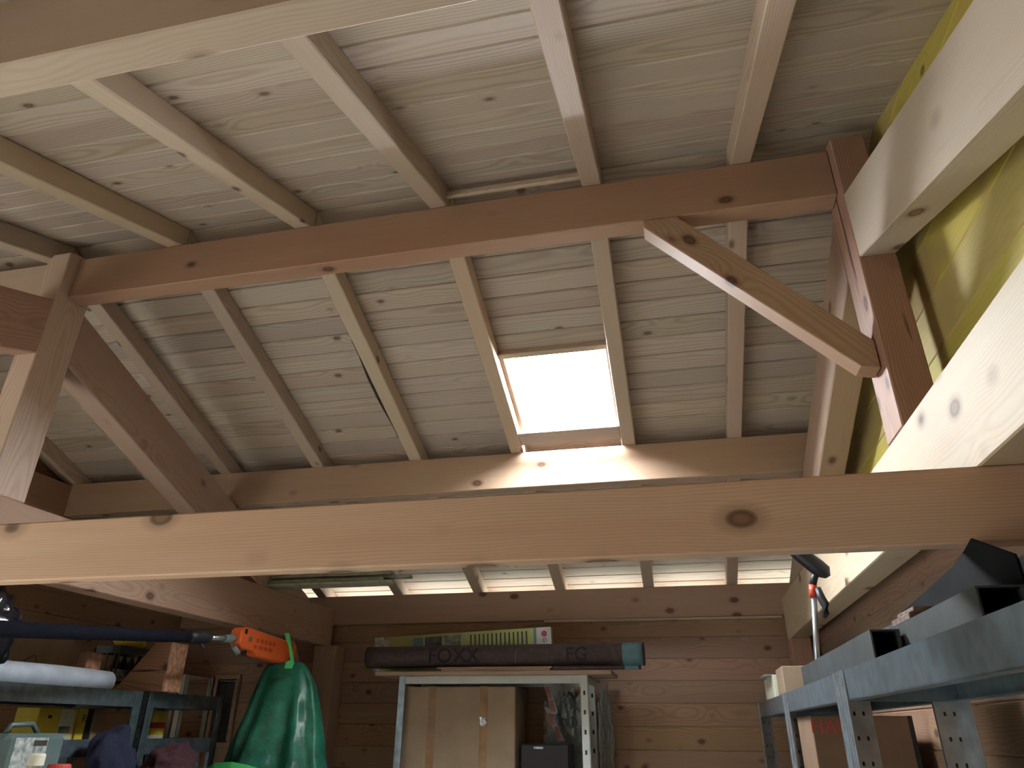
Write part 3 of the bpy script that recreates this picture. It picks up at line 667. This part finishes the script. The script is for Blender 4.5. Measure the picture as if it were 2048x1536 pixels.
# crate of bottles on the narrower unit
cr = thing('bottle_crate', (-3.05, 3.75, LT), 'slate grey plastic crate full of yellow-labelled bottles on the left shelving', 'crate')
boxes('base', [((-3.16, 3.55, LT), (-3.005, 3.86, LT+.012))], M['crate'], cr)
boxes('rim', [((-3.015, 3.55, .36), (-3.005, 3.86, .40)), ((-3.16, 3.55, .36), (-3.15, 3.86, .40)), ((-3.15, 3.55, .36), (-3.015, 3.56, .40)), ((-3.15, 3.85, .36), (-3.015, 3.86, .40))], M['crate'], cr)
boxes('corner_bars', [((-3.013, y, LT+.012), (-3.006, y+.008, .36)) for y in (3.55, 3.65, 3.75, 3.852)]+[((x, 3.551, LT+.012), (x+.01, 3.558, .36)) for x in (-3.16, -3.09, -3.04)], M['crate'], cr)
for k in range(5):
    y = 3.588+k*.059
    b_ = thing('bottle', (-3.045, y, LT+.0125), 'yellow-capped bottle with a silver label, %s in the slate crate' % ['nearest', 'second nearest', 'middle one', 'second farthest', 'farthest'][k], 'bottle', 'bottles in the slate crate')
    lathe('bottle_body', (-3.045, y, LT+.0125), [(.024, 0), (.026, .01), (.026, .13), (.018, .155), (.010, .175), (.010, .20)], M['blackcase'], b_, 14)
    lathe('bottle_label', (-3.045, y, LT+.07), [(.0265, 0), (.0265, .06)], M['label'], b_, 14); lathe('bottle_base_band', (-3.045, y, LT+.02), [(.0266, 0), (.0266, .035)], M['yellowcard'], b_, 14)
yb = tag(lump('yellow_bag', (-3.08, 3.70, .43), (.055, .12, .04), M['yellowcard'], None, .15, 3, 3, 4), 'yellow bag lying on top of the bottle crate', 'bag')
# black bag at the left edge
tag(lump('black_bag', (-2.64, 2.36, .325), (.09, .13, .175), M['blackfilm'], None, .3, 5, 4, 6, flat=-.162, sharp=False), 'shiny black plastic bag at the left edge', 'bag')
# second level
yc = thing('yellow_carton', (-2.95, 3.16, L2), 'yellow carton with a white picture label on the left shelving', 'carton')
boxes('body', [((-3.08, 3.06, L2), (-2.95, 3.30, .075))], M['yellowcard'], yc, .003)
boxes('label_panel', [((-2.95, 3.19, L2+.004), (-2.9488, 3.285, .068))], M['cream'], yc); boxes('label_photo', [((-2.9488, 3.20, -.035), (-2.948, 3.27, -.005))], M['photo2'], yc)
boxes('dark_mark', [((-2.95, 3.12, .03), (-2.9488, 3.14, .042))], M['ink'], yc)
yd = thing('yellow_carton', (-2.95, 3.4, L2), 'yellow and black carton printed with an R beside the picture-label one', 'carton')
boxes('body', [((-3.08, 3.312, L2), (-2.95, 3.40, .078))], M['yellowcard'], yd, .003)
boxes('black_panel', [((-2.95, 3.365, L2+.002), (-2.9488, 3.3995, .076))], M['blackcase'], yd)
text('lettering', 'R', frame((-2.9486, 3.347, .03), (0, 1, 0), (0, 0, 1)), .05, M['ink'], yd, .0004)
tag(boxes('small_carton', [((-3.08, 3.405, L2), (-2.94, 3.475, .08))], M['card'], None, .003), 'plain tan carton at the end of the nearer left shelving', 'carton')
ti = thing('paint_tin', (-2.98, 3.93, L2), 'yellow tin with a red label on the narrower left shelving', 'tin')
lathe('body', (-2.985, 3.93, L2), [(.058, 0), (.060, .004), (.060, .145), (.057, .15)], M['yellowcard'], ti, 24)
lathe('red_label', (-2.985, 3.93, L2+.06), [(.0606, 0), (.0606, .03)], M['redink'], ti, 24)
lathe('white_band', (-2.985, 3.93, L2+.004), [(.0606, 0), (.0606, .022)], M['cream'], ti, 24)
# bench in front of the left shelving, just under the frame
be = thing('workbench', (-2.5, 3.0, -1.65), 'wooden workbench in front of the left shelving holding cans and cloths', 'bench')
box('bench_top', (-2.735, 2.0, -.34), (-2.42, 3.86, -.30), M['wall'], be, 'Y')
for x in (-2.71, -2.50):
    for y in (2.05, 3.76): box('leg', (x, y, -1.65), (x+.06, y+.06, -.34), M['wall'], be, 'Z')
BZ = -.2995
jc = thing('fuel_can', (-2.62, 2.68, BZ), 'grey-green fuel can with a pale label at the lower left', 'can')
box('body', (-2.69, 2.53, BZ), (-2.55, 2.83, -.03), M['jerry'], jc, 'Y', .02)
boxes('label_panel', [((-2.5500, 2.57, -.16), (-2.5485, 2.73, -.045))], M['label'], jc); boxes('label_title', [((-2.5486, 2.66, -.075), (-2.5476, 2.725, -.055))], M['ink'], jc)
tube('handle', [(-2.62, 2.58, -.032), (-2.62, 2.60, .0), (-2.62, 2.70, .004), (-2.62, 2.74, -.032)], .010, M['jerry'], jc, 8)
wbt = thing('bottle', (-2.46, 2.64, BZ), 'white bottle with a cream cap beside the fuel can', 'bottle')
lathe('bottle_body', (-2.46, 2.60, BZ), [(.035, 0), (.038, .01), (.038, .12), (.022, .15), (.022, .16)], M['whitecard'], wbt); lathe('cap', (-2.46, 2.60, BZ+.16), [(.030, 0), (.030, .035), (.027, .04)], M['cream'], wbt)
rc = thing('spray_can', (-2.47, 2.74, BZ), 'red and white can at the bottom left edge', 'can')
lathe('can_body', (-2.47, 2.735, BZ), [(.042, 0), (.044, .005), (.044, .15), (.040, .16)], M['redink'], rc, 22); lathe('white_band', (-2.47, 2.735, BZ+.118), [(.0445, 0), (.0445, .022)], M['whitecard'], rc, 22)
tag(lump('blue_cloth', (-2.62, 3.20, -.16), (.08, .13, .16), M['navy'], None, .3, 3, 4, 8, flat=-.1395), 'dark navy cloth heaped before the left shelving post', 'cloth')
tag(lump('maroon_cloth', (-2.58, 3.58, -.20), (.10, .15, .115), M['maroon'], None, .35, 4, 4, 9, flat=-.0995), 'dark maroon cloth lump at the bottom beside the turquoise cup', 'cloth')
cu = thing('cup', (-2.58, 3.80, BZ), 'turquoise plastic cup at the bottom beside the maroon cloth', 'cup')
lathe('cup_body', (-2.63, 3.80, BZ), [(.034, 0), (.045, .12), (.046, .14), (.043, .14), (.040, .11)], M['aqua'], cu)
tube('handle', [(-2.63, 3.84, -.18), (-2.63, 3.868, -.19), (-2.63, 3.868, -.225), (-2.63, 3.837, -.235)], .006, M['aqua'], cu, 8)
bb = thing('bottle', (-2.60, 3.40, BZ), 'small dark blue bottle beside the maroon cloth', 'bottle')
lathe('bottle_body', (-2.66, 3.40, BZ), [(.028, 0), (.03, .01), (.03, .10), (.013, .125), (.013, .135)], M['bluebottle'], bb); lathe('cap', (-2.66, 3.40, BZ+.135), [(.015, 0), (.015, .025)], M['white'], bb)

# ------------------------------------------------------------------ pole saw hanging under the left truss
ps = thing('pole_saw', (-2.40, 3.3, .40), 'orange pole saw with black shaft hanging below the left truss', 'pole saw')
def pl(y): return Vector((-2.385, y, .309+(y-2.19)*.0855))
tube('foam_shaft', [pl(.9), pl(2.2), pl(3.1), pl(3.28)], [.030, .030, .027, .025], M['foam'], ps, 16)
cl = tube('clamp', [pl(3.26), pl(3.30), pl(3.40), pl(3.44)], [.026, .030, .030, .018], M['black'], ps, 16)
tube('clamp_knob', [pl(3.34)+Vector((.02, 0, -.03)), pl(3.36)+Vector((.03, 0, -.055))], .007, M['black'], cl, 8)
tube('shaft', [pl(3.42), pl(3.62)], .0125, M['chrome'], ps, 16)
tube('gear_neck', [pl(3.56), pl(3.60), pl(3.66)], [.018, .022, .026], M['zincdark'], ps, 14)
hv = pl(3.64); Wh = frame((hv.x-.02, hv.y, hv.z), (0, 1, -.02), (0, .02, 1))
hd = prism('housing', [(0, .045), (.02, .062), (.06, .068), (.60, .050), (.62, .04), (.62, -.085), (.20, -.070), (.16, -.052), (.03, -.045), (0, -.02)], .07, Wh, M['orange'], ps, .008, z0=0 if True else 0)
nsg = 1 if Wh.col[2].x > 0 else -1
def hbox(name, u0, u1, v0, v1, d0, d1, mat):
    bm = bmesh.new(); z0, z1 = (.07-.001+d0, .07+d1) if nsg > 0 else (-d1, .001-d0)
    add_box(bm, (u0, v0, min(z0, z1)), (u1, v1, max(z0, z1))); return obj(name, bm, mat, hd, Wh)
hbox('screw', .075, .105, -.002, .022, 0, .005, M['chrome'])
hbox('recess', .55, .575, -.075, .045, 0, .002, M['darkorange']); hbox('bar_slot', .03, .05, .03, .055, 0, .003, M['hole'])
for k in range(5): hbox('moulded_mark', .16+k*.045, .185+k*.045, .0, .022, 0, .0022, M['darkorange'])
for k in range(4): hbox('moulded_mark', .14+k*.055, .175+k*.055, -.035, -.015, 0, .0022, M['darkorange'])
tube('guide_hook', [pl(3.75)+Vector((.01, 0, -.05)), pl(3.76)+Vector((.01, 0, -.085))], .012, M['black'], ps, 8)
tube('oil_cap', [pl(3.63)+Vector((.02, 0, -.04)), pl(3.67)+Vector((.03, 0, -.075))], .014, M['zincdark'], ps, 10)
for y in (1.25, 4.0):
    q = pl(y); tube('hanging_wire', [q+Vector((-.02, 0, .03)), (q.x-.02, y, .50), (-2.455, y, .535)], .003, M['zinc'], ps, 6)
# green tarpaulin hanging from the saw head
tp = thing('tarpaulin_bag', (-2.3, 4.12, -.7), 'green tarpaulin sack with bright green straps hanging from the pole saw', 'sack')
lev = [(.352, -2.405, -2.215, .012), (.340, -2.43, -2.19, .03), (.30, -2.458, -2.155, .05), (.22, -2.482, -2.105, .075), (.139, -2.507, -2.082, .095), (.04, -2.53, -2.052, .115), (-.067, -2.562, -2.025, .14), (-.14, -2.58, -2.008, .155), (-.207, -2.595, -1.99, .17), (-.40, -2.64, -1.95, .19), (-.70, -2.66, -1.94, .20)]
bm = bmesh.new(); rings = []; SEG = 56
def lint(z):
    for a, b_ in zip(lev[:-1], lev[1:]):
        if b_[0] <= z <= a[0]:
            t = (z-a[0])/(b_[0]-a[0]); return [a[i]+(b_[i]-a[i])*t for i in range(4)]
    return lev[-1]
NZ = 46
for i in range(NZ+1):
    zz = .352-(1.052)*(i/NZ)**1.15
    _, xa, xb, dp = lint(zz); cx, hw = (xa+xb)/2, (xb-xa)/2; ring = []
    for k in range(SEG):
        a = k*2*math.pi/SEG
        f = .30*noise.noise(Vector((math.cos(a)*2.6, math.sin(a)*2.6, zz*.9)))+.30*abs(noise.noise(Vector((math.cos(a)*3.2+4, math.sin(a)*3.2, zz*2.2+3))))+.08*noise.noise(Vector((math.cos(a)*9, math.sin(a)*9, zz*11)))
        f *= min(1, (.36-zz)*6)
        ring.append(bm.verts.new((cx+hw*math.copysign(abs(math.cos(a))**.8, math.cos(a))*(1+f*.10), 4.12+dp*math.sin(a)*(1+f*2.0), zz+H)))
    rings.append(ring)
for i in range(NZ):
    for k in range(SEG): bm.faces.new((rings[i][k], rings[i][(k+1) % SEG], rings[i+1][(k+1) % SEG], rings[i+1][k]))
bm.faces.new(rings[0][::-1]); bm.faces.new(rings[-1])
bmesh.ops.recalc_face_normals(bm, faces=bm.faces)
obj('tarpaulin', bm, M['tarp'], tp, None, True)
def ribbon(name, pts, wd, mat, parent, th=.003):
    bm = bmesh.new(); V = []
    for p, q in pts: V.append([bm.verts.new((p[0], p[1], p[2]+H)), bm.verts.new((q[0], q[1], q[2]+H)), bm.verts.new((q[0], q[1]+th, q[2]+H)), bm.verts.new((p[0], p[1]+th, p[2]+H))])
    for i in range(len(V)-1):
        for k in range(4): bm.faces.new((V[i][k], V[i][(k+1) % 4], V[i+1][(k+1) % 4], V[i+1][k]))
    bm.faces.new(V[0][::-1]); bm.faces.new(V[-1]); bmesh.ops.recalc_face_normals(bm, faces=bm.faces)
    return obj(name, bm, mat, parent)
ribbon('strap', [((-2.275, 3.985, .50), (-2.245, 3.985, .50)), ((-2.235, 3.985, .42), (-2.212, 3.985, .41)), ((-2.215, 3.99, .352), (-2.190, 3.99, .335)), ((-2.238, 3.985, .34), (-2.188, 3.985, .33)), ((-2.238, 3.975, .305), (-2.190, 3.975, .305))], .03, M['lime'], tp)
ribbon('strap_band', [((-2.55, 3.84, -.205), (-2.55, 3.84, -.25)), ((-2.47, 3.80, -.172), (-2.47, 3.80, -.25)), ((-2.36, 3.78, -.165), (-2.36, 3.78, -.25)), ((-2.27, 3.785, -.178), (-2.27, 3.785, -.25)), ((-2.18, 3.81, -.20), (-2.18, 3.81, -.25))], .03, M['lime'], tp)
